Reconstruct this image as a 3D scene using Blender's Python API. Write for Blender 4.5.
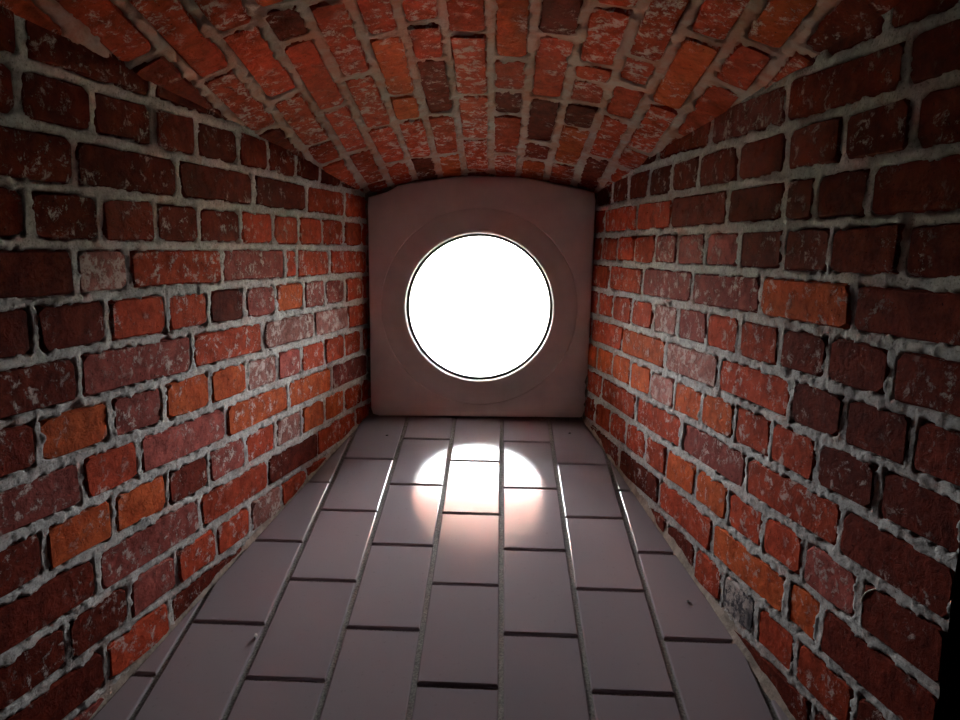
import bpy, bmesh, math, random
import numpy as np
from mathutils import Matrix, Vector

for o in list(bpy.data.objects):
    bpy.data.objects.remove(o)
S = bpy.context.scene
C = S.collection
random.seed(7)
RNG = np.random.default_rng(7)

# ------------------------------------------------------------------ camera
ZC = 1.45                                    # height of the lens above the room floor
PITCH, YAW, ROLL, FPX = 0.1507, -0.0432, -0.0014, 720.67
def cam_dir(x, y, w):
    c, s = math.cos(ROLL), math.sin(ROLL)
    x, y = c*x - s*y, s*x + c*y
    X, Y, Z = x, math.cos(PITCH)*w + math.sin(PITCH)*y, -math.sin(PITCH)*w + math.cos(PITCH)*y
    c, s = math.cos(YAW), math.sin(YAW)
    return Vector((c*X + s*Y, -s*X + c*Y, Z))
cd = bpy.data.cameras.new('camera')
cd.sensor_width = 36.0
cd.lens = FPX/960*36
cd.clip_start = 0.01
cam = bpy.data.objects.new('camera', cd)
r, u, f = cam_dir(1, 0, 0), cam_dir(0, 1, 0), cam_dir(0, 0, 1)
M = Matrix((r, u, -f)).transposed().to_4x4()
M.translation = (0, 0, ZC)
cam.matrix_world = M
C.objects.link(cam)
S.camera = cam

# ------------------------------------------------------------------ sky, exposure
W = bpy.data.worlds.new('overcast_sky')
S.world = W
W.use_nodes = True
bg = W.node_tree.nodes['Background']
bg.inputs[0].default_value = (0.93, 0.96, 1.0, 1)      # even white overcast
bg.inputs[1].default_value = 10.0
sun = bpy.data.lights.new('sun', 'SUN')
sun.energy = 240.0
sun.angle = math.radians(0.6)
sun.color = (1.0, 0.95, 0.88)
so = bpy.data.objects.new('sun', sun)
SUN_FROM = Vector((0.10, 0.578, 0.816)).normalized()     # high noon sun: the added hood keeps it off the window, the added sill gets it
so.rotation_euler = SUN_FROM.to_track_quat('Z', 'Y').to_euler()
C.objects.link(so)
S.view_settings.view_transform = 'Standard'
S.view_settings.look = 'None'
S.view_settings.gamma = 1.0
S.view_settings.use_curve_mapping = False
S.view_settings.exposure = 2.95
S.cycles.max_bounces = 12
S.cycles.diffuse_bounces = 8
S.cycles.glossy_bounces = 5
S.cycles.use_denoising = True
S.cycles.sample_clamp_indirect = 6.0

# ------------------------------------------------------------------ the measured niche (camera-height origin, metres)
YW = 2.060                                   # plane of the end wall
XL, TL, BL, ZL = -0.4184, -0.1777, 0.0178, 0.1578    # left wall: X = XL + TL*(YW-Y) + BL*Z ; ZL = a bed joint
XR, TR, BR, ZR = 0.2350, 0.2076, 0.0444, 0.1171      # right wall
H = 0.075                                    # one course
ZF, SF, CF = -0.4848, 0.1901, -0.014         # tiled floor: Z = ZF - SF*(YW-Y) + CF*X
RV, XV, ZV, SV, SXV = 1.10, -0.088, 0.211, 0.200, 0.023   # vault radius, crown x, crown z, slope, skew
YM = 0.765                                   # mouth of the niche, face of the room wall
WX, WZ, WR = -0.092, -0.163, 0.213           # round window

def floor_z(X, Y): return ZF - SF*(YW - Y) + CF*X
def vault_pt(x, Y):
    d = np.clip((x - XV)/RV, -0.95, 0.95)
    return x + SXV*(YW - Y), Y, ZV + SV*(YW - Y) - RV*(1 - np.sqrt(1 - d*d))

# ------------------------------------------------------------------ helpers
def link(o, parent=None):
    C.objects.link(o)
    if parent: o.parent = parent
    return o
def mesh(name, verts, faces, mat=None, parent=None, smooth=False, kind=None):
    me = bpy.data.meshes.new(name)
    me.from_pydata([tuple(map(float, v)) for v in verts], [], faces)
    me.update()
    if smooth: me.polygons.foreach_set('use_smooth', [True]*len(me.polygons))
    if mat: me.materials.append(mat)
    o = link(bpy.data.objects.new(name, me), parent)
    if kind: o['kind'] = kind
    return o
def grid_mesh(name, P, mat, parent=None, kind=None, flip=False):
    """P: (n, m, 3) array of points -> one smooth grid mesh"""
    n, m = P.shape[:2]
    i = np.arange(n*m).reshape(n, m)
    q = np.stack([i[:-1, :-1], i[1:, :-1], i[1:, 1:], i[:-1, 1:]], -1).reshape(-1, 4)
    if flip: q = q[:, ::-1]
    me = bpy.data.meshes.new(name)
    me.vertices.add(n*m)
    me.vertices.foreach_set('co', P.reshape(-1).astype(np.float32))
    k = len(q)
    me.loops.add(4*k); me.polygons.add(k)
    me.loops.foreach_set('vertex_index', q.reshape(-1).astype(np.int32))
    me.polygons.foreach_set('loop_start', np.arange(0, 4*k, 4, dtype=np.int32))
    me.polygons.foreach_set('use_smooth', np.ones(k, dtype=bool))
    me.update(calc_edges=True)
    me.validate()
    me.materials.append(mat)
    o = link(bpy.data.objects.new(name, me), parent)
    if kind: o['kind'] = kind
    return o
def noise(xs, ys, scale, seed):
    """smooth value noise on the grid xs x ys, roughly -1..1"""
    g = np.random.default_rng(seed)
    ax, ay = (xs - xs.min())/scale, (ys - ys.min())/scale
    L = g.uniform(-1, 1, (int(ax.max()) + 3, int(ay.max()) + 3))
    ix, iy = ax.astype(int), ay.astype(int)
    fx, fy = ax - ix, ay - iy
    fx, fy = (fx*fx*(3 - 2*fx))[:, None], (fy*fy*(3 - 2*fy))[None, :]
    a, b = L[np.ix_(ix, iy)], L[np.ix_(ix + 1, iy)]
    c, d = L[np.ix_(ix, iy + 1)], L[np.ix_(ix + 1, iy + 1)]
    return (a*(1 - fx) + b*fx)*(1 - fy) + (c*(1 - fx) + d*fx)*fy
def fbm(xs, ys, scale, seed, octaves=3):
    v, a, t = 0, 1.0, 0
    for k in range(octaves):
        v = v + a*noise(xs, ys, scale/2**k, seed + 31*k); t += a; a *= 0.55
    return v/t*1.4

# ------------------------------------------------------------------ materials
def nodes(name):
    m = bpy.data.materials.new(name)
    m.use_nodes = True
    t = m.node_tree
    return m, t, t.nodes['Principled BSDF'], t.nodes.new('ShaderNodeNewGeometry')
def tex_noise(t, geo, scale, detail=4, rough=0.6, dist=0.0, stretch=None, seed=None):
    n = t.nodes.new('ShaderNodeTexNoise')
    n.inputs['Scale'].default_value = scale; n.inputs['Detail'].default_value = detail
    n.inputs['Roughness'].default_value = rough; n.inputs['Distortion'].default_value = dist
    src = geo.outputs['Position']
    if stretch or seed:
        mp = t.nodes.new('ShaderNodeMapping')
        mp.inputs['Scale'].default_value = stretch or (1, 1, 1)
        mp.inputs['Location'].default_value = (seed or 0, (seed or 0)*1.7, 0)
        t.links.new(src, mp.inputs['Vector']); src = mp.outputs['Vector']
    t.links.new(src, n.inputs['Vector'])
    return n.outputs['Fac']
def ramp(t, fac, stops):
    r = t.nodes.new('ShaderNodeValToRGB')
    e = r.color_ramp.elements
    while len(e) < len(stops): e.new(0.5)
    for x, (p, c) in zip(e, stops):
        x.position = p; x.color = (*c, 1) if len(c) == 3 else c
    t.links.new(fac, r.inputs['Fac'])
    return r.outputs['Color']
def mix(t, fac, a, b, mode='MIX'):
    n = t.nodes.new('ShaderNodeMix'); n.data_type = 'RGBA'; n.blend_type = mode
    for v, i in ((fac, 0), (a, 6), (b, 7)):
        if hasattr(v, 'is_linked'): t.links.new(v, n.inputs[i])
        else: n.inputs[i].default_value = v if i == 0 else (*v, 1)
    return n.outputs[2]
def math_node(t, op, a, b):
    n = t.nodes.new('ShaderNodeMath'); n.operation = op
    for v, i in ((a, 0), (b, 1)):
        if hasattr(v, 'is_linked'): t.links.new(v, n.inputs[i])
        else: n.inputs[i].default_value = v
    return n.outputs[0]
def bump(t, p, fac, strength, dist):
    b = t.nodes.new('ShaderNodeBump')
    b.inputs['Strength'].default_value = strength; b.inputs['Distance'].default_value = dist
    t.links.new(fac, b.inputs['Height']); t.links.new(b.outputs['Normal'], p.inputs['Normal'])
BK = (0, 0, 0); WT = (1, 1, 1)
MORTAR = (0.56, 0.52, 0.505)
def brick_mat(name, c1, c2, lime=0.5):
    m, t, p, g = nodes(name)
    base = mix(t, ramp(t, tex_noise(t, g, 22, 5, 0.65), [(0.35, BK), (0.65, WT)]), c1, c2)
    info = t.nodes.new('ShaderNodeObjectInfo')
    hs = t.nodes.new('ShaderNodeHueSaturation')
    t.links.new(math_node(t, 'ADD', math_node(t, 'MULTIPLY', info.outputs['Random'], 0.5), 0.75), hs.inputs['Value'])
    t.links.new(base, hs.inputs['Color'])
    base = hs.outputs['Color']
    base = mix(t, 0.75, base, ramp(t, tex_noise(t, g, 42, 7, 0.72, 0.5, seed=1.3), [(0.34, (0.30,)*3), (0.62, (1.0,)*3)]), 'MULTIPLY')
    pits = ramp(t, tex_noise(t, g, 230, 3, 0.6), [(0.30, WT), (0.37, BK)])
    base = mix(t, pits, base, tuple(x*0.22 for x in c1))
    # lime smears: torn streaks of old mortar left on the faces
    sm = ramp(t, tex_noise(t, g, 48, 9, 0.78, 0.35, seed=3.1), [(0.555 - 0.035*lime, BK), (0.615 - 0.035*lime, WT)])
    patch = ramp(t, tex_noise(t, g, 9, 3, 0.5, 0.3, seed=8.2), [(0.46 - 0.08*lime, BK), (0.58 - 0.08*lime, WT)])
    base = mix(t, math_node(t, 'MULTIPLY', math_node(t, 'MULTIPLY', sm, patch), 0.72), base, (0.48, 0.38, 0.35))
    t.links.new(base, p.inputs['Base Color'])
    p.inputs['Roughness'].default_value = 0.9
    p.inputs['Specular IOR Level'].default_value = 0.03
    h = math_node(t, 'ADD', math_node(t, 'MULTIPLY', tex_noise(t, g, 70, 7, 0.7, 0.4), 1.0), math_node(t, 'MULTIPLY', sm, 0.25))
    bump(t, p, h, 0.75, 0.006)
    return m
BM = {
    'R': brick_mat('brick_red', (0.30, 0.036, 0.016), (0.42, 0.060, 0.026), 0.5),
    'O': brick_mat('brick_orange', (0.36, 0.056, 0.017), (0.46, 0.088, 0.026), 0.4),
    'P': brick_mat('brick_plum', (0.22, 0.045, 0.036), (0.30, 0.070, 0.058), 0.7),
    'W': brick_mat('brick_limed', (0.26, 0.085, 0.070), (0.34, 0.130, 0.110), 1.8),
    'D': brick_mat('brick_dark_shaded', (0.110, 0.015, 0.009), (0.165, 0.023, 0.012), 0.1),  # dark red brick; dimness towards the mouth is put into its colour too
    'V': brick_mat('brick_smeared', (0.30, 0.036, 0.016), (0.40, 0.060, 0.026), 1.3),
    'B': brick_mat('brick_blue_grey', (0.10, 0.085, 0.10), (0.17, 0.14, 0.15), 2.2),
}
def mortar_mat():
    m, t, p, g = nodes('lime_mortar')
    c = mix(t, ramp(t, tex_noise(t, g, 11, 5, 0.6), [(0.35, BK), (0.68, WT)]), MORTAR, (0.40, 0.35, 0.335))
    c = mix(t, ramp(t, tex_noise(t, g, 17, 6, 0.6, 0.8, seed=5.5), [(0.55, BK), (0.72, (0.55,)*3)]), c, (0.40, 0.19, 0.13))
    c = mix(t, 0.8, c, ramp(t, tex_noise(t, g, 85, 8, 0.78), [(0.36, (0.42,)*3), (0.60, (1.0,)*3)]), 'MULTIPLY')
    c = mix(t, ramp(t, tex_noise(t, g, 260, 2, 0.5), [(0.30, (0.7,)*3), (0.42, BK)]), c, (0.12, 0.10, 0.095))
    t.links.new(c, p.inputs['Base Color'])
    p.inputs['Roughness'].default_value = 0.95
    p.inputs['Specular IOR Level'].default_value = 0.03
    bump(t, p, tex_noise(t, g, 130, 9, 0.78), 0.9, 0.006)
    return m
M_MORTAR = mortar_mat()
def vault_mortar_mat():
    m, t, p, g = nodes('stained_vault_mortar')
    c = mix(t, ramp(t, tex_noise(t, g, 14, 6, 0.65, 0.6), [(0.38, BK), (0.62, WT)]), (0.33, 0.255, 0.23), (0.32, 0.14, 0.10))
    t.links.new(c, p.inputs['Base Color'])
    p.inputs['Roughness'].default_value = 0.95
    p.inputs['Specular IOR Level'].default_value = 0.03
    bump(t, p, tex_noise(t, g, 160, 8, 0.72), 0.8, 0.004)
    return m
M_VMORTAR = vault_mortar_mat()
def plain(name, col, rough=0.6, metal=0.0, var=0.15, scale=30, bmp=0.2, bd=0.002, spec=0.5):
    m, t, p, g = nodes(name)
    c = mix(t, ramp(t, tex_noise(t, g, scale, 5, 0.6), [(0.35, BK), (0.65, WT)]), tuple(x*(1 - var) for x in col), tuple(min(1, x*(1 + var)) for x in col))
    t.links.new(c, p.inputs['Base Color'])
    p.inputs['Roughness'].default_value = rough
    p.inputs['Metallic'].default_value = metal
    p.inputs['Specular IOR Level'].default_value = spec
    if bmp: bump(t, p, tex_noise(t, g, scale*5, 6, 0.65), bmp, bd)
    return m
M_FILLET = plain('brown_fillet_mortar', (0.30, 0.235, 0.20), 0.95, var=0.3, scale=40, bmp=0.9, bd=0.004, spec=0.05)
M_PLASTER = plain('end_wall_plaster', (0.82, 0.74, 0.72), 0.85, var=0.06, scale=14, bmp=0.25, bd=0.002)
M_SURROUND = plain('surround_plaster', (0.76, 0.69, 0.67), 0.8, var=0.06, scale=14, bmp=0.25, bd=0.002)
M_HOOD = plain('added_hood_render', (0.42, 0.30, 0.28), 0.85, var=0.05)
M_REVEAL = plain('red_outer_render', (0.58, 0.20, 0.17), 0.85, var=0.05)
M_BOUNCE = plain('red_bounce_clay', (0.56, 0.14, 0.09), 0.85, var=0.15, scale=6)
M_FRAME = plain('grey_window_metal', (0.10, 0.10, 0.105), 0.35, metal=0.6, var=0.05, bmp=0)
M_BEAD = plain('white_painted_reveal', (0.78, 0.78, 0.78), 0.4, var=0.02, bmp=0)
M_ROOM = plain('dark_room_plaster', (0.05, 0.043, 0.04), 0.9, var=0.15, scale=8, spec=0.1)
M_GROUND = plain('grass_outside', (0.022, 0.026, 0.016), 0.95, var=0.2, scale=4, spec=0.1)
M_CRUMB = plain('dark_crumb', (0.035, 0.028, 0.025), 0.9, bmp=0)
M_CHIP = plain('pale_chip', (0.42, 0.38, 0.35), 0.9, bmp=0)
M_STRAW = plain('dry_straw', (0.50, 0.44, 0.34), 0.7, bmp=0)
def tile_mat():
    m, t, p, g = nodes('mauve_grey_tile')
    info = t.nodes.new('ShaderNodeObjectInfo')
    c = mix(t, info.outputs['Random'], (0.235, 0.195, 0.215), (0.28, 0.23, 0.25))
    c = mix(t, ramp(t, tex_noise(t, g, 120, 3, 0.6), [(0.28, (0.35,)*3), (0.36, BK)]), c, (0.16, 0.13, 0.135))
    t.links.new(c, p.inputs['Base Color'])
    t.links.new(ramp(t, tex_noise(t, g, 9, 4, 0.6), [(0.3, (0.085,)*3), (0.7, (0.125,)*3)]), p.inputs['Roughness'])
    p.inputs['Specular IOR Level'].default_value = 0.55
    bump(t, p, tex_noise(t, g, 210, 3, 0.55), 0.10, 0.0012)
    return m
M_TILE = tile_mat()
M_GROUT = plain('sandy_grout', (0.20, 0.175, 0.16), 0.95, var=0.45, scale=260, bmp=0.9, bd=0.004)
def glass_mat():
    m, t, p, g = nodes('window_glass')
    out = t.nodes['Material Output']
    t.nodes.remove(p)
    tr, gl = t.nodes.new('ShaderNodeBsdfTransparent'), t.nodes.new('ShaderNodeBsdfGlossy')
    tr.inputs[0].default_value = (0.94, 0.96, 0.95, 1)
    gl.inputs['Roughness'].default_value = 0.02
    fr = t.nodes.new('ShaderNodeFresnel'); fr.inputs[0].default_value = 1.45
    tl = t.nodes.new('ShaderNodeBsdfTranslucent'); tl.inputs[0].default_value = (0.95, 0.93, 0.92, 1)
    scatter = t.nodes.new('ShaderNodeMixShader')  # scattering added so the pane spreads light onto surfaces near the window
    t.links.new(ramp(t, tex_noise(t, g, 14, 4, 0.6), [(0.3, (0.12,)*3), (0.7, (0.17,)*3)]), scatter.inputs[0])
    t.links.new(tr.outputs[0], scatter.inputs[1]); t.links.new(tl.outputs[0], scatter.inputs[2])
    mx = t.nodes.new('ShaderNodeMixShader')
    t.links.new(fr.outputs[0], mx.inputs[0]); t.links.new(scatter.outputs[0], mx.inputs[1]); t.links.new(gl.outputs[0], mx.inputs[2])
    t.links.new(mx.outputs[0], out.inputs['Surface'])
    return m
M_GLASS = glass_mat()

# ------------------------------------------------------------------ brick shapes (shared, 48 triangles)
def brick_variant(name, L, Hh, D, seed):
    """an old hand-made brick face: ten-sided worn outline, rounded arris, real depth; face towards +Z, origin on the face"""
    g = random.Random(seed)
    a, b = L/2, Hh/2
    j = lambda s: g.uniform(-s, s)
    c = lambda: g.uniform(0.004, 0.011)
    pts = []
    for sx, sy in ((1, 1), (-1, 1), (-1, -1), (1, -1)):
        k1, k2 = c(), c()
        A, B = (sx*a, sy*(b - k1)), (sx*(a - k2), sy*b)
        pts += [A, B] if sx*sy > 0 else [B, A]
        if sx*sy > 0: pts.append((j(L*0.2), sy*b))       # a point in the long edge
    out = [(x + j(0.002), y + j(0.0018)) for x, y in pts]
    n = len(out)
    vs = []
    for x, y in out: vs.append((x, y, -D))
    for x, y in out: vs.append((x, y, -0.005 - g.uniform(0, 0.002)))
    for x, y in out:
        q = 0.0036
        vs.append((x - math.copysign(min(q, abs(x)), x), y - math.copysign(min(q, abs(y)), y), j(0.0006)))
    vs.append((j(L*0.15), j(Hh*0.12), g.uniform(-0.0005, 0.0012)))
    fs = []
    for lv in range(2):
        for i in range(n):
            k = (i + 1) % n
            fs.append((lv*n + i, lv*n + k, (lv + 1)*n + k, (lv + 1)*n + i))
    for i in range(n): fs.append((2*n + i, 2*n + (i + 1) % n, 3*n))
    me = bpy.data.meshes.new(name)
    me.from_pydata(vs, [], fs)
    bm = bmesh.new(); bm.from_mesh(me)
    bmesh.ops.recalc_face_normals(bm, faces=bm.faces)
    bm.to_mesh(me); bm.free()
    me.polygons.foreach_set('use_smooth', [True]*len(me.polygons))
    me.set_sharp_from_angle(angle=math.radians(28))
    me.materials.append(BM['R'])
    return me
STRETCH = [brick_variant('stretcher_face', 0.238, 0.0635, 0.05, 100 + k) for k in range(10)]
HEADER = [brick_variant('header_face', 0.114, 0.0635, 0.05, 200 + k) for k in range(10)]
def put_brick(parent, Mloc, L, Hh, tone):
    src = STRETCH if L > 0.165 else HEADER
    L0 = 0.238 if L > 0.165 else 0.114
    o = bpy.data.objects.new('brick', random.choice(src))
    o.parent = parent
    flip = Matrix.Rotation(math.pi, 4, 'Z') if random.random() < 0.5 else Matrix.Identity(4)
    tilt = Matrix.Rotation(random.gauss(0, 0.010), 4, 'X') @ Matrix.Rotation(random.gauss(0, 0.005), 4, 'Y') @ Matrix.Rotation(random.gauss(0, 0.007), 4, 'Z')
    o.matrix_local = Mloc @ tilt @ flip @ Matrix.Diagonal((L/L0, Hh/0.0635, 1, 1))
    C.objects.link(o)
    o.material_slots[0].link = 'OBJECT'
    o.material_slots[0].material = BM[tone]
    return o

def mortar_field(xs, ys, rects, seed, e0=0.0020, e1=0.0052, px=0.0015, py=0.0):
    """height of the mortar over the wall plane: proud and ragged in the joints, sunk behind the bricks"""
    d = np.full((len(xs), len(ys)), -0.02)
    for x0, x1, y0, y1 in rects:
        i0, i1 = np.searchsorted(xs, [x0 - 0.01, x1 + 0.01]); j0, j1 = np.searchsorted(ys, [y0 - 0.01, y1 + 0.01])
        if i1 <= i0 or j1 <= j0: continue
        X, Y = xs[i0:i1, None], ys[None, j0:j1]
        dd = np.minimum(np.minimum(X - x0, x1 - X) - px, np.minimum(Y - y0, y1 - Y) - py)
        d[i0:i1, j0:j1] = np.maximum(d[i0:i1, j0:j1], dd)
    edge = e0 + e1*(0.6*fbm(xs, ys, 0.030, seed, 3) + 0.6*fbm(xs, ys, 0.012, seed + 3, 2))
    m = np.clip((edge - d)/0.004 + 0.5, 0, 1); m = m*m*(3 - 2*m)
    # deep open spots along some joints, bulges along others
    top = -0.0010 + 0.0020*fbm(xs, ys, 0.05, seed + 7, 4) + 0.0008*fbm(xs, ys, 0.008, seed + 17, 2)
    top = top + np.clip((d + 0.001)/0.006, 0, 1)*0.0025           # smeared up over the arris
    hole = np.clip(fbm(xs, ys, 0.06, seed + 23, 3)*1.6 - 0.95, 0, 1)
    top = top - 0.006*hole
    return m*top + (1 - m)*(-0.010)

# ------------------------------------------------------------------ side walls: English bond, joints measured along the wall from the end wall
LEFT = {
    -1: ([0.537, 0.652, 0.788, 0.901, 1.036, 1.163], 'DDDDDDD'),
    0: ([0.135, 0.358, 0.599, 0.845, 1.076], 'RRDDDD'),
    1: ([0.144, 0.279, 0.403, 0.524, 0.651, 0.79, 0.91, 1.031, 1.16], 'RRRRRDDDDD'),
    2: ([0.235, 0.416, 0.474, 0.722, 0.98, 1.089], 'RRRPRWD'),
    3: ([0.141, 0.268, 0.384, 0.519, 0.647, 0.77, 0.891, 1.032, 1.165], 'RPPOPDRRDD'),
    4: ([0.123, 0.334, 0.579, 0.827, 1.094], 'RWWRPD'),
    5: ([0.153, 0.279, 0.407, 0.52, 0.651, 0.78, 0.913, 1.038, 1.174], 'RRRPWOOPOD'),
    6: ([0.233, 0.475, 0.732, 0.981, 1.103], 'POOPRP'),
    7: ([0.157, 0.279, 0.408, 0.539, 0.664, 0.794, 0.914, 1.047, 1.177], 'ROOWRPDOOD'),
    8: ([0.329, 0.579, 0.828, 1.085], 'RDRPD'),
    9: ([0.52, 0.658, 0.781, 0.904, 1.026], 'RWRRPD'),
    10: ([0.924, 1.081], 'DRD'),
}
RIGHT = {
    -1: ([0.612, 0.764, 0.914, 1.047, 1.175], 'DDDDDD'),
    0: ([0.067, 0.299, 0.497, 0.74, 0.92, 0.997, 1.112], 'RRRDDDDD'),
    1: ([0.18, 0.301, 0.427, 0.542, 0.666, 0.796, 0.929, 1.043, 1.185], 'RRRPPPDDDD'),
    2: ([0.131, 0.364, 0.624, 0.877, 1.107], 'RRPPOD'),
    3: ([0.178, 0.312, 0.441, 0.571, 0.701, 0.821, 0.946, 1.064, 1.188], 'RRRWPRRDDD'),
    4: ([0.259, 0.526, 0.759, 0.989, 1.114, 1.235], 'ROWRDDD'),
    5: ([0.201, 0.33, 0.454, 0.582, 0.708, 0.833, 0.946, 1.067, 1.191], 'OOOWOORRDD'),
    6: ([0.378, 0.63, 0.884, 1.131], 'RRPRD'),
    7: ([0.209, 0.327, 0.455, 0.571, 0.708, 0.835, 0.951, 1.059, 1.183], 'RRRROORRPD'),
    8: ([0.544, 0.792, 1.029, 1.113], 'DROOD'),
    9: ([0.596, 0.731, 0.844, 0.958, 1.067, 1.197], 'DDRBRRD'),
    10: ([1.119], 'DD'),
}
def side_wall(name, XE, T, B, Z0, table, sgn, seed):
    nrm = math.hypot(1, T)
    sdir = Vector((T, -1, 0))/nrm
    up = Vector((B, 0, 1)).normalized()
    ax = sdir*sgn
    n = ax.cross(up).normalized()
    Mw = Matrix((ax, up, n)).transposed().to_4x4()
    Mw.translation = (XE + B*Z0, YW, Z0 + ZC)
    smax = (YW - YM)*nrm
    joints = {}
    for k in range(-3, 13):
        pitch = 0.126 if k % 2 else 0.250
        ss, tones = table.get(k, ([0.35 + 0.05*(k % 3)], 'DD'))
        ss, tones = list(ss), list(tones)
        while ss[0] > pitch*0.75 - 0.02:
            ss.insert(0, ss[0] - pitch); tones.insert(0, tones[0])
        while ss[-1] + pitch*1.25 < smax:
            ss.append(ss[-1] + pitch); tones.append(random.choice('DDDP'))
        joints[k] = (ss, tones)
    rects, bricks = [], []
    for k, (ss, tones) in joints.items():
        ed = [min(ss[0] - 0.13, -0.06)] + ss + [smax + 0.006]
        for i, tone in enumerate(tones):
            a, b = ed[i], ed[i + 1]
            if i == 0 and a < -0.07: a = -0.07
            if b - a < 0.03: continue
            jt = random.uniform(0.0085, 0.0125)
            a, b = a + jt/2, b - jt/2
            y1, y0 = -k*H - random.uniform(0.0055, 0.0075), -(k + 1)*H + random.uniform(0.0055, 0.0075)
            Y = YW - (a + b)/2/nrm
            X = XE + T*(YW - Y)
            zc = Z0 + (y0 + y1)/2
            if Z0 + y1 < floor_z(X, YW - a/nrm) - 0.012 and Z0 + y1 < floor_z(X, YW - b/nrm) - 0.012: continue
            vz = vault_pt(np.array(X + B*zc - SXV*(YW - Y)), Y)[2]
            if Z0 + y0 > vz + 0.02: continue
            rects.append((sgn*a, sgn*b, y0, y1) if sgn > 0 else (-b, -a, y0, y1))
            bricks.append(((a + b)/2*sgn, (y0 + y1)/2, b - a, y1 - y0, tone))
    step = 0.003
    xs = np.arange(-0.07, smax + 0.001, step) if sgn > 0 else np.arange(-smax - 0.001, 0.07, step)
    ys = np.arange(-0.98, 0.24, step)
    hgt = mortar_field(xs, ys, rects, seed)
    P = np.stack(np.broadcast_arrays(xs[:, None], ys[None, :], hgt), -1)
    w = grid_mesh(name, P, M_MORTAR, kind='structure')
    w.matrix_world = Mw
    for x, y, L, h, tone in bricks:
        Ml = Matrix.Translation((x, y, 0.0003 + random.gauss(0, 0.0011)))
        put_brick(w, Ml, L, h, tone)
    return w
wall_left = side_wall('wall_left', XL, TL, BL, ZL, LEFT, -1, 11)
wall_right = side_wall('wall_right', XR, TR, BR, ZR, RIGHT, 1, 57)

# ------------------------------------------------------------------ vault: courses run along the niche
VJ = [-0.815, -0.745, -0.678, -0.610, -0.544, -0.477, -0.406, -0.339, -0.269, -0.201, -0.132, -0.056, 0.018, 0.095, 0.171, 0.241, 0.312, 0.384, 0.455, 0.527, 0.597]
VX = {4: [1.240], 5: [1.150, 1.394], 6: [1.130, 1.229, 1.505], 7: [1.144, 1.397, 1.645], 8: [1.274, 1.514], 9: [1.377, 1.636], 10: [1.291, 1.539],
      11: [1.382, 1.516], 12: [1.286, 1.541], 13: [1.175, 1.365, 1.430, 1.532], 14: [1.306, 1.413, 1.562], 15: [1.191, 1.446], 16: [1.157, 1.294]}
def vault():
    step = 0.0035
    xs = np.arange(-0.80, 0.59, step); ys = np.arange(YM, YW + 0.06, step)
    rects, bricks = [], []
    for c in range(len(VJ) - 1):
        js = sorted(VX.get(c, [1.0 + 0.12*(c % 2)]))
        while js[0] - 0.25 > YM + 0.06: js.insert(0, js[0] - (0.25 if random.random() < 0.75 else 0.125))
        while js[-1] + 0.12 < YW: js.append(js[-1] + (0.25 if random.random() < 0.75 else 0.126))
        ed = [YM - 0.006] + [j for j in js if YM + 0.03 < j < YW] + [YW + 0.05]
        for a, b in zip(ed, ed[1:]):
            if b - a < 0.03: continue
            ym = (a + b)/2
            x0, x1 = VJ[c] + random.uniform(0.005, 0.0075), VJ[c + 1] - random.uniform(0.005, 0.0075)
            xm = (x0 + x1)/2
            X, _, Z = vault_pt(np.array(xm), ym)
            if x1 + SXV*(YW - ym) < XL + TL*(YW - a) + BL*Z - 0.0 and x1 < XL + TL*(YW - a): continue
            if x0 + SXV*(YW - ym) > XR + TR*(YW - a) + BR*Z: continue
            a2, b2 = a + 0.005, b - 0.005
            rects.append((x0, x1, a2, b2)); bricks.append((xm, ym, x1 - x0, b2 - a2))
    hgt = mortar_field(xs, ys, rects, 91, 0.0035, 0.0075, 0.0, 0.002)
    X, Y, Z = vault_pt(xs[:, None], ys[None, :])
    X, Y, Z = np.broadcast_arrays(X, Y, Z)
    nx = -(xs[:, None] - XV)/RV + 0*Y; nz = -np.sqrt(1 - nx*nx)
    P = np.stack([X + nx*hgt, Y, Z + nz*hgt + ZC], -1)
    v = grid_mesh('ceiling', P, M_VMORTAR, kind='structure', flip=True)
    for xm, ym, w, L in bricks:
        X, Y, Z = vault_pt(np.array(xm), ym)
        n = Vector((-(xm - XV)/RV, 0, -math.sqrt(1 - ((xm - XV)/RV)**2)))
        ydir = Vector((-SXV, 1, -SV)).normalized()
        n = (n - ydir*n.dot(ydir)).normalized()
        xdir = ydir
        Ml = Matrix((xdir, n.cross(xdir), n)).transposed().to_4x4()
        Ml.translation = Vector((float(X), float(Y), float(Z) + ZC)) + n*(0.0003 + random.gauss(0, 0.0014))
        put_brick(v, Ml, L, w, random.choice('RRRDDVVVO'))
    return v
ceiling = vault()

# ------------------------------------------------------------------ floor: sloping bed of grout with a tile for every tile
X0, TW, SK, TLN = -0.4379, 0.1374, 0.0126, 0.2495
def fl(X, Y, dz=0.0): return (X, Y, floor_z(X, Y) + dz + ZC)
gx = np.arange(-0.75, 0.60, 0.006); gy = np.arange(YM - 0.0, YW + 0.05, 0.006)
GX, GY = np.meshgrid(gx, gy, indexing='ij')
GZ = floor_z(GX, GY) - 0.0052 + 0.0012*fbm(gx, gy, 0.02, 5, 3) + ZC
floor = grid_mesh('floor', np.stack([GX, GY, GZ], -1), M_GROUT, kind='structure')
def clip(poly, a, b, c):
    """keep a*x + b*y + c >= 0"""
    out = []
    for i, p in enumerate(poly):
        q = poly[(i + 1) % len(poly)]
        dp, dq = a*p[0] + b*p[1] + c, a*q[0] + b*q[1] + c
        if dp >= 0: out.append(p)
        if dp*dq < 0:
            t = dp/(dp - dq); out.append((p[0] + t*(q[0] - p[0]), p[1] + t*(q[1] - p[1])))
    return out
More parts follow.
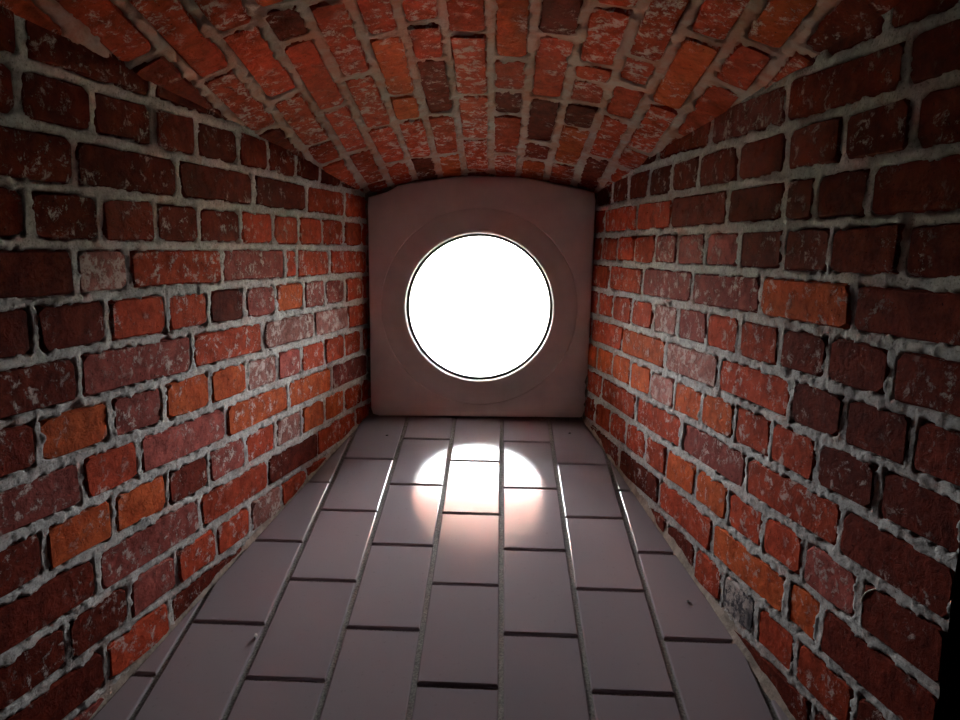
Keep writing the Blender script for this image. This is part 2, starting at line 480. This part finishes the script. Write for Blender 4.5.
def inset(poly, d):
    n = len(poly); out = []
    for i in range(n):
        p0, p1, p2 = Vector(poly[i - 1]), Vector(poly[i]), Vector(poly[(i + 1) % n])
        e1, e2 = (p1 - p0).normalized(), (p2 - p1).normalized()
        n1, n2 = Vector((-e1.y, e1.x)), Vector((-e2.y, e2.x))
        b = (n1 + n2); k = max(0.35, b.length_squared/2)
        out.append(tuple(p1 + b*(d/k)))
    return out
def wall_x_at_floor(XE, T, B, Y): return XE + T*(YW - Y) + B*(floor_z(XE, Y))
STARTS = {-2: 1.791, -1: 1.665, 0: 1.791 - 0.1255, 1: 1.791, 2: 1.913, 3: 1.791, 4: 1.910, 5: 1.789, 6: 1.662, 7: 1.791}
STARTS[-1], STARTS[0] = 1.540 + 0.25, 1.665
def lay_tiles():
    ya, yb = YM + 0.02, YW - 0.001
    lx = [wall_x_at_floor(XL, TL, BL, y) + 0.008 for y in (ya, yb)]
    rx = [wall_x_at_floor(XR, TR, BR, y) - 0.004 for y in (ya, yb)]
    for k in range(-2, 8):
        cuts = [STARTS[k] + TLN*i for i in range(-6, 4)]
        cuts = [YM + 0.004] + [c for c in cuts if YM + 0.03 < c < YW - 0.03] + [YW - 0.0035]
        for y0, y1 in zip(cuts, cuts[1:]):
            y0, y1 = y0 + 0.0036, y1 - 0.0036
            xl = lambda y: X0 + TW*(k - 1) + SK*(YW - y) + 0.0044
            xr = lambda y: X0 + TW*k + SK*(YW - y) - 0.0044
            poly = [(xl(y0), y0), (xr(y0), y0), (xr(y1), y1), (xl(y1), y1)]
            a = (lx[1] - lx[0])/(yb - ya)
            poly = clip(poly, 1, -a, -(lx[0] - a*ya))
            if len(poly) > 2:
                a = (rx[1] - rx[0])/(yb - ya)
                poly = clip(poly, -1, a, (rx[0] - a*ya))
            if len(poly) < 3: continue
            area = 0.5*sum(p[0]*q[1] - q[0]*p[1] for p, q in zip(poly, poly[1:] + poly[:1]))
            if area < 0.0006: continue
            cx, cy = sum(p[0] for p in poly)/len(poly), sum(p[1] for p in poly)/len(poly)
            rings = [(poly, -0.011), (poly, -0.0028), (inset(poly, 0.0008), -0.0010), (inset(poly, 0.0026), 0.0)]
            tx, ty = random.gauss(0, 0.0022), random.gauss(0, 0.0022)
            vs, n = [], len(poly)
            cz = floor_z(cx, cy)
            for ring, dz in rings:
                for x, y in ring:
                    vs.append((x - cx, y - cy, floor_z(x, y) - cz + dz + tx*(x - cx) + ty*(y - cy)))
            fs = [(l*n + i, l*n + (i + 1) % n, (l + 1)*n + (i + 1) % n, (l + 1)*n + i) for l in range(3) for i in range(n)]
            fs.append(tuple(range(3*n, 4*n)))
            o = mesh('tile', vs, fs, M_TILE, floor)
            o.location = (cx, cy, cz + random.gauss(0, 0.0003) + ZC)
lay_tiles()

# mortar fillets between the tiles and the two walls
def fillet(name, parent, XE, T, B, sgn, w0, w1, seed):
    ss = np.arange(0.0, (YW - YM)/1.0, 0.006); ps = np.linspace(0, 1, 9)
    nz = fbm(ss, ps, 0.05, seed, 4)
    pts = np.zeros((len(ss), len(ps), 3))
    inv = parent.matrix_world.inverted()
    for i, s in enumerate(ss):
        y = YW - s
        X = XE + T*s + B*floor_z(XE, y)
        wd = w0 + (w1 - w0)*(s/(YW - YM))
        for j, p in enumerate(ps):
            out = sgn*(-0.004 + (wd*0.55 + 0.0035*nz[i, 4])*p)
            zz = floor_z(X, y) + (1 - p)**1.6*(wd*1.15 + 0.006*nz[i, 2]) - 0.004*p*p + 0.0018*nz[i, j]
            pts[i, j] = inv @ Vector((X + out, y, zz + ZC))
    return grid_mesh(name, pts, M_FILLET, parent, flip=(sgn < 0))
bpy.context.view_layer.update()
fillet('mortar_fillet', wall_left, XL, TL, BL, 1, 0.016, 0.020, 301)
fillet('mortar_fillet', wall_right, XR, TR, BR, -1, 0.010, 0.030, 302)

# ------------------------------------------------------------------ end wall: plastered slab with a round opening
NS = 160
def slab_outline():
    top = []
    n = 40
    for i in range(n + 1):
        x = 0.2345 + (-0.406 - 0.2345)*i/n
        z = 0.2065 - 1.05*(1 - math.sqrt(1 - ((x + 0.088)/1.05)**2)) - (0.008 if x < -0.33 else 0)
        top.append((x, z + 0.0012*math.sin(37*x)))
    def corner(cx, cz, r, a0, a1):
        return [(cx + r*math.cos(math.radians(a0 + (a1 - a0)*i/6)), cz + r*math.sin(math.radians(a0 + (a1 - a0)*i/6))) for i in range(7)]
    return top + corner(-0.393, -0.463, 0.018, 180, 270) + corner(0.212, -0.474, 0.008, 270, 360)
OUT = slab_outline()
def outline_hit(ang):
    d = Vector((math.cos(ang), math.sin(ang))); o = Vector((WX, WZ)); best = 9
    for i, p in enumerate(OUT):
        p, q = Vector(p), Vector(OUT[(i + 1) % len(OUT)])
        e = q - p; den = d.x*e.y - d.y*e.x
        if abs(den) < 1e-9: continue
        w = p - o
        t = (w.x*e.y - w.y*e.x)/den; s = (w.x*d.y - w.y*d.x)/den
        if t > 0 and -1e-6 <= s <= 1 + 1e-6: best = min(best, t)
    return best
ANG = [2*math.pi*i/NS for i in range(NS)]
HIT = [outline_hit(a) for a in ANG]
RS = 0.281
wn = noise(np.arange(NS)*1.0, np.arange(3)*1.0, 4.0, 77)[:, 0]
def ring_mesh(name, prof, mat, kind=None, parent=None):
    """prof: list of f(i) -> (radius, y offset)"""
    vs = []
    for pf in prof:
        for i, a in enumerate(ANG):
            rr, yy = pf(i)
            vs.append((WX + rr*math.cos(a), YW + yy, WZ + rr*math.sin(a) + ZC))
    fs = [(l*NS + i, l*NS + (i + 1) % NS, (l + 1)*NS + (i + 1) % NS, (l + 1)*NS + i) for l in range(len(prof) - 1) for i in range(NS)]
    o = mesh(name, vs, fs, mat, parent, smooth=True, kind=kind)
    o.data.set_sharp_from_angle(angle=math.radians(40))
    return o
slab = ring_mesh('wall_back', [
    lambda i: (RS - 0.004, 0.06),
    lambda i: (RS - 0.0005, 0.0035), lambda i: (RS + 0.0015 + 0.0006*wn[i], 0.0),
    lambda i: (min(RS + 0.012, HIT[i] - 0.004), -0.0005),
    lambda i: (HIT[i]*0.5 + RS*0.5, 0.0008*wn[i]),
    lambda i: (HIT[i] - 0.006, 0.0), lambda i: (HIT[i] - 0.002, 0.0015), lambda i: (HIT[i] + 0.0006*wn[i], 0.006), lambda i: (HIT[i], 0.075)], M_PLASTER, 'structure')
ring_mesh('window_surround', [
    lambda i: (RS - 0.0003, 0.05), lambda i: (RS - 0.0003, 0.0030), lambda i: (RS - 0.002, 0.0024), lambda i: (0.252, 0.0020 + 0.0005*wn[i]), lambda i: (0.226, 0.0010),
    lambda i: (0.2165, 0.0010), lambda i: (0.2140, 0.0025), lambda i: (0.2134, 0.006), lambda i: (0.2134, 0.030)], M_SURROUND, None, slab)
# masonry behind the slab, shaded gap around it
mesh('wall_core', [(x, YW + 0.075, z + ZC) for x, z in ((WX + 0.9*math.cos(a), WZ + 0.9*math.sin(a)) for a in ANG)] + [(WX + 0.270*math.cos(a), YW + 0.075, WZ + 0.270*math.sin(a) + ZC) for a in ANG],
     [(i, (i + 1) % NS, NS + (i + 1) % NS, NS + i) for i in range(NS)], M_ROOM, slab)
# broken mortar wedged into the gap at the left and the top left of the slab
def lump(name, c, r, seed, mat, parent=None, sub=2):
    bm = bmesh.new(); bmesh.ops.create_icosphere(bm, subdivisions=sub, radius=1)
    g = random.Random(seed)
    for v in bm.verts:
        k = 1 + g.uniform(-0.28, 0.22)
        v.co = Vector((v.co.x*r[0]*k, v.co.y*r[1]*k, v.co.z*r[2]*k))
    me = bpy.data.meshes.new(name); bm.to_mesh(me); bm.free()
    me.materials.append(mat)
    o = link(bpy.data.objects.new(name, me), parent)
    o.location = c
    return o
M_GAP = plain('old_dark_mortar', (0.16, 0.12, 0.10), 0.95, var=0.3, scale=60, bmp=0.8, bd=0.004)
for i in range(15):
    z = -0.47 + 0.045*i + random.uniform(-0.012, 0.012)
    lump('mortar_lump', (XL + BL*z + 0.006, YW + 0.022 + random.uniform(0, 0.02), z + ZC), (0.011, 0.02, random.uniform(0.012, 0.026)), 400 + i, M_GAP, slab)
for i in range(16):
    x = -0.40 + 0.043*i
    z = ZV - RV*(1 - math.sqrt(1 - ((x - XV)/RV)**2)) - 0.003
    lump('mortar_lump', (x, YW + 0.018 + random.uniform(0, 0.015), z + ZC), (random.uniform(0.014, 0.028), 0.016, 0.008), 430 + i, M_GAP, slab)
for i in range(4):
    z = -0.475 + 0.033*i
    lump('mortar_lump', (XR + BR*z + 0.006, YW + 0.006, z + ZC), (0.010, 0.016, 0.022), 460 + i, M_GAP, slab)

# ------------------------------------------------------------------ the round window
win = bpy.data.objects.new('window_1', None)
link(win); win.location = (WX, YW + 0.06, WZ + ZC); win['kind'] = 'structure'
bpy.context.view_layer.update()
def win_part(name, prof, mat):
    vs = []
    for rr, yy in prof:
        for a in ANG: vs.append((rr*math.cos(a), yy - 0.06, rr*math.sin(a)))
    fs = [(l*NS + i, l*NS + (i + 1) % NS, (l + 1)*NS + (i + 1) % NS, (l + 1)*NS + i) for l in range(len(prof) - 1) for i in range(NS)]
    o = mesh(name, vs, fs, mat, win, smooth=True)
    o.data.set_sharp_from_angle(angle=math.radians(35))
    return o
win_part('reveal_lining', [(0.2132, 0.003), (0.2124, 0.0045), (0.2108, 0.018), (0.2096, 0.030)], M_BEAD)
win_part('window_frame', [(0.2102, 0.0195), (0.2090, 0.0180), (0.2050, 0.0180), (0.2030, 0.0195), (0.2030, 0.032), (0.2098, 0.032)], M_FRAME)
gv = [(0.2040*math.cos(a), 0.021 - 0.06, 0.2040*math.sin(a)) for a in ANG] + [(0.2040*math.cos(a), 0.025 - 0.06, 0.2040*math.sin(a)) for a in ANG]
mesh('pane', gv, [tuple(range(NS)), tuple(range(2*NS - 1, NS - 1, -1))] + [(i, NS + i, NS + (i + 1) % NS, (i + 1) % NS) for i in range(NS)], M_GLASS, win)
# outer reveal, splayed outwards, and the outside face of the building
LO = 0.03
win_part('outer_reveal', [(0.2097, 0.029), (0.2097 + 1.8*LO, 0.032 + LO), (0.2097 + 1.8*LO, 0.055 + LO)], M_REVEAL)

# ------------------------------------------------------------------ building around the niche: dark room, outside face, ground
YO = YW + 0.034 + LO + 0.020
RO = 0.2097 + 1.8*LO
def rect_with_ring(name, y, x0, x1, z0, z1, ring, mat):
    """a wall at y filling a rectangle but for a ring-shaped opening"""
    n = len(ring)
    cx, cz = sum(p[0] for p in ring)/n, sum(p[1] for p in ring)/n
    outer = []
    for x, z in ring:
        dx, dz = x - cx, z - cz
        t = min([((x1 if dx > 0 else x0) - cx)/dx if abs(dx) > 1e-6 else 1e9, ((z1 if dz > 0 else z0) - cz)/dz if abs(dz) > 1e-6 else 1e9])
        outer.append((cx + dx*t, cz + dz*t))
    vs = [(x, y, z) for x, z in ring] + [(x, y, z) for x, z in outer]
    fs = [(i, (i + 1) % n, n + (i + 1) % n, n + i) for i in range(n)]
    for qx, qz in ((x0, z0), (x1, z0), (x1, z1), (x0, z1)):      # fill the four corners
        a = math.atan2(qz - cz, qx - cx)
        best = None
        for i in range(n):
            p, q = outer[i], outer[(i + 1) % n]
            if abs(p[0] - q[0]) > 1e-6 and abs(p[1] - q[1]) > 1e-6:
                if abs((p[0] + q[0])/2 - qx) + abs((p[1] + q[1])/2 - qz) < 0.7*(abs(x1 - x0) + abs(z1 - z0))/2:
                    d = abs((p[0] + q[0])/2 - qx) + abs((p[1] + q[1])/2 - qz)
                    if best is None or d < best[0]: best = (d, i)
        if best:
            i = best[1]; vs.append((qx, y, qz)); fs.append((n + i, n + (i + 1) % n, len(vs) - 1))
    return mesh(name, vs, fs, mat, kind='structure')
RX0, RX1, RZ0, RZ1, RY0 = -2.2, 2.2, 0.0, 2.8, -3.0
rect_with_ring('wall_outside', YO, RX0, RX1, -8.0, 4.0, [(WX + RO*math.cos(a), WZ + RO*math.sin(a) + ZC) for a in ANG], M_REVEAL)
mouth = []
yl, yr = XL + TL*(YW - YM), XR + TR*(YW - YM)
zl0, zr0 = floor_z(yl, YM) - 0.02, floor_z(yr, YM) - 0.02
for i in range(25):                                               # along the vault, right to left
    x = (yr + 0.01) + (yl - yr - 0.02)*i/24
    mouth.append((x, float(vault_pt(np.array(x - SXV*(YW - YM)), YM)[2]) + 0.01 + ZC))
for i in range(1, 12): mouth.append((yl - 0.008, mouth[24][1] + (zl0 + ZC - mouth[24][1])*i/12))
for i in range(25): mouth.append((yl - 0.008 + (yr - yl + 0.018)*i/24, zl0 + (zr0 - zl0)*i/24 + ZC))
for i in range(1, 12): mouth.append((yr + 0.010, zr0 + ZC + (mouth[0][1] - zr0 - ZC)*i/12))
rect_with_ring('wall_front', YM - 0.002, RX0, RX1, RZ0, RZ1, mouth, M_ROOM)
def box_side(name, pts):
    return mesh(name, pts, [(0, 1, 2, 3)], M_ROOM, kind='structure')
box_side('floor_room', [(RX0, RY0, RZ0), (RX1, RY0, RZ0), (RX1, YO, RZ0), (RX0, YO, RZ0)])
box_side('ceiling_room', [(RX0, RY0, RZ1), (RX1, RY0, RZ1), (RX1, YO, RZ1), (RX0, YO, RZ1)])
box_side('wall_room_left', [(RX0, RY0, RZ0), (RX0, YO, RZ0), (RX0, YO, RZ1), (RX0, RY0, RZ1)])
box_side('wall_room_right', [(RX1, RY0, RZ0), (RX1, YO, RZ0), (RX1, YO, RZ1), (RX1, RY0, RZ1)])
box_side('wall_room_back', [(RX0, RY0, RZ0), (RX1, RY0, RZ0), (RX1, RY0, RZ1), (RX0, RY0, RZ1)])
# outside, unseen: side reveals, hood and red sill, added for red bounce and pink reflection
def slab_box(name, quad, off, mat):
    q = [Vector(p) for p in quad]; o = Vector(off)
    vs = [tuple(p) for p in q] + [tuple(p + o) for p in q]
    return mesh(name, vs, [(0, 1, 2, 3), (7, 6, 5, 4), (0, 4, 5, 1), (1, 5, 6, 2), (2, 6, 7, 3), (3, 7, 4, 0)], mat, kind='structure')
zs, pj = WZ + 0.37 + ZC, 0.465
slab_box('added_hood', [(-1.6, YO, zs), (1.6, YO, zs), (1.6, YO + pj, zs + 0.02), (-1.6, YO + pj, zs + 0.02)], (0, 0, 0.25), M_HOOD)
zr = WZ - 0.29 + ZC
for sg, nm in ((-1, 'added_reveal_left'), (1, 'added_reveal_right')):
    xa, xb = WX + sg*0.30, WX + sg*0.72
    slab_box(nm, [(xa, YO, zr - 0.3), (xb, YO + 0.24, zr - 0.3), (xb, YO + 0.24, zs), (xa, YO, zs)], (sg*0.3, -0.02, 0), M_REVEAL)
slab_box('bounce_sill', [(-1.2, YO, zr + 0.02), (1.2, YO, zr + 0.02), (1.2, YO + 0.18, zr - 0.01), (-1.2, YO + 0.18, zr - 0.01)], (0, 0, -0.3), M_BOUNCE)
mesh('ground_outside', [(-300, YO, -8), (300, YO, -8), (300, 500, -8), (-300, 500, -8)], [(0, 1, 2, 3)], M_GROUND, kind='structure')

# portal in the outer opening: guides the sky's own light through the hole, gives off none
pl = bpy.data.lights.new('window_portal', 'AREA')
pl.shape = 'DISK'; pl.size = 2*RO; pl.cycles.is_portal = True
po = link(bpy.data.objects.new('window_portal', pl))
po.location = (WX, YO + 0.005, WZ + ZC); po.rotation_euler = (math.radians(-90), 0, 0)

# ------------------------------------------------------------------ small things lying about
def thing(o, label, cat, group=None):
    o['label'] = label; o['category'] = cat
    if group: o['group'] = group
def on_floor(x, y, h): return (x, y, floor_z(x, y) + h + ZC)
thing(lump('plaster_chip', on_floor(-0.434, 1.131, 0.0035), (0.0035, 0.007, 0.004), 501, M_CHIP, None, 1),
      'small pale chip lying upright on the wide tile beside the left brick wall', 'chip')
thing(lump('dirt_crumb', on_floor(-0.340, 1.925, 0.0016), (0.0045, 0.0055, 0.002), 502, M_CRUMB, None, 1),
      'tiny dark crumb on the reddish corner tile near the left brick wall', 'crumb')
thing(lump('dirt_crumb', on_floor(0.165, 1.965, 0.0016), (0.005, 0.006, 0.002), 503, M_CRUMB, None, 1),
      'tiny dark crumb at the foot of the end wall, right brick wall side', 'crumb')
thing(lump('dirt_crumb', on_floor(0.329, 1.262, 0.0013), (0.003, 0.004, 0.0016), 504, M_CRUMB, None, 1),
      'tiny dark crumb on a half-covered tile edging the right brick wall', 'crumb')

# a pale fibre curling out of a joint in the right wall
def fibre(name, pts, r, mat):
    vs, fs, n = [], [], 6
    for i, p in enumerate(pts):
        p = Vector(p); a = Vector(pts[max(i - 1, 0)]); b = Vector(pts[min(i + 1, len(pts) - 1)])
        t = (b - a).normalized(); x = t.cross(Vector((0.3, 0.9, 0.2))).normalized(); y = t.cross(x)
        for k in range(n):
            c = 2*math.pi*k/n; vs.append(p + (x*math.cos(c) + y*math.sin(c))*r)
    for i in range(len(pts) - 1):
        for k in range(n): fs.append((i*n + k, i*n + (k + 1) % n, (i + 1)*n + (k + 1) % n, (i + 1)*n + k))
    fs += [tuple(range(n - 1, -1, -1)), tuple(range((len(pts) - 1)*n, len(pts)*n))]
    return mesh(name, vs, fs, mat, smooth=True)
FP = [(0.4575, 0.8930, -0.4628), (0.4540, 0.8933, -0.4506), (0.4540, 0.8869, -0.4350), (0.4570, 0.8762, -0.4242), (0.4630, 0.8684, -0.4189)]
def spline(P, m=6):
    P = [Vector(p) for p in P]; out = []
    for i in range(len(P) - 1):
        p0, p1, p2, p3 = P[max(i - 1, 0)], P[i], P[i + 1], P[min(i + 2, len(P) - 1)]
        for k in range(m):
            t = k/m
            out.append(0.5*(2*p1 + (p2 - p0)*t + (2*p0 - 5*p1 + 4*p2 - p3)*t*t + (3*p1 - p0 - 3*p2 + p3)*t**3))
    return out + [P[-1]]
thing(fibre('plant_fibre', [p + Vector((0, 0, ZC)) for p in spline(FP)], 0.0011, M_STRAW),
      'pale curled fibre sticking out of a mortar joint in the right brick wall', 'fibre')
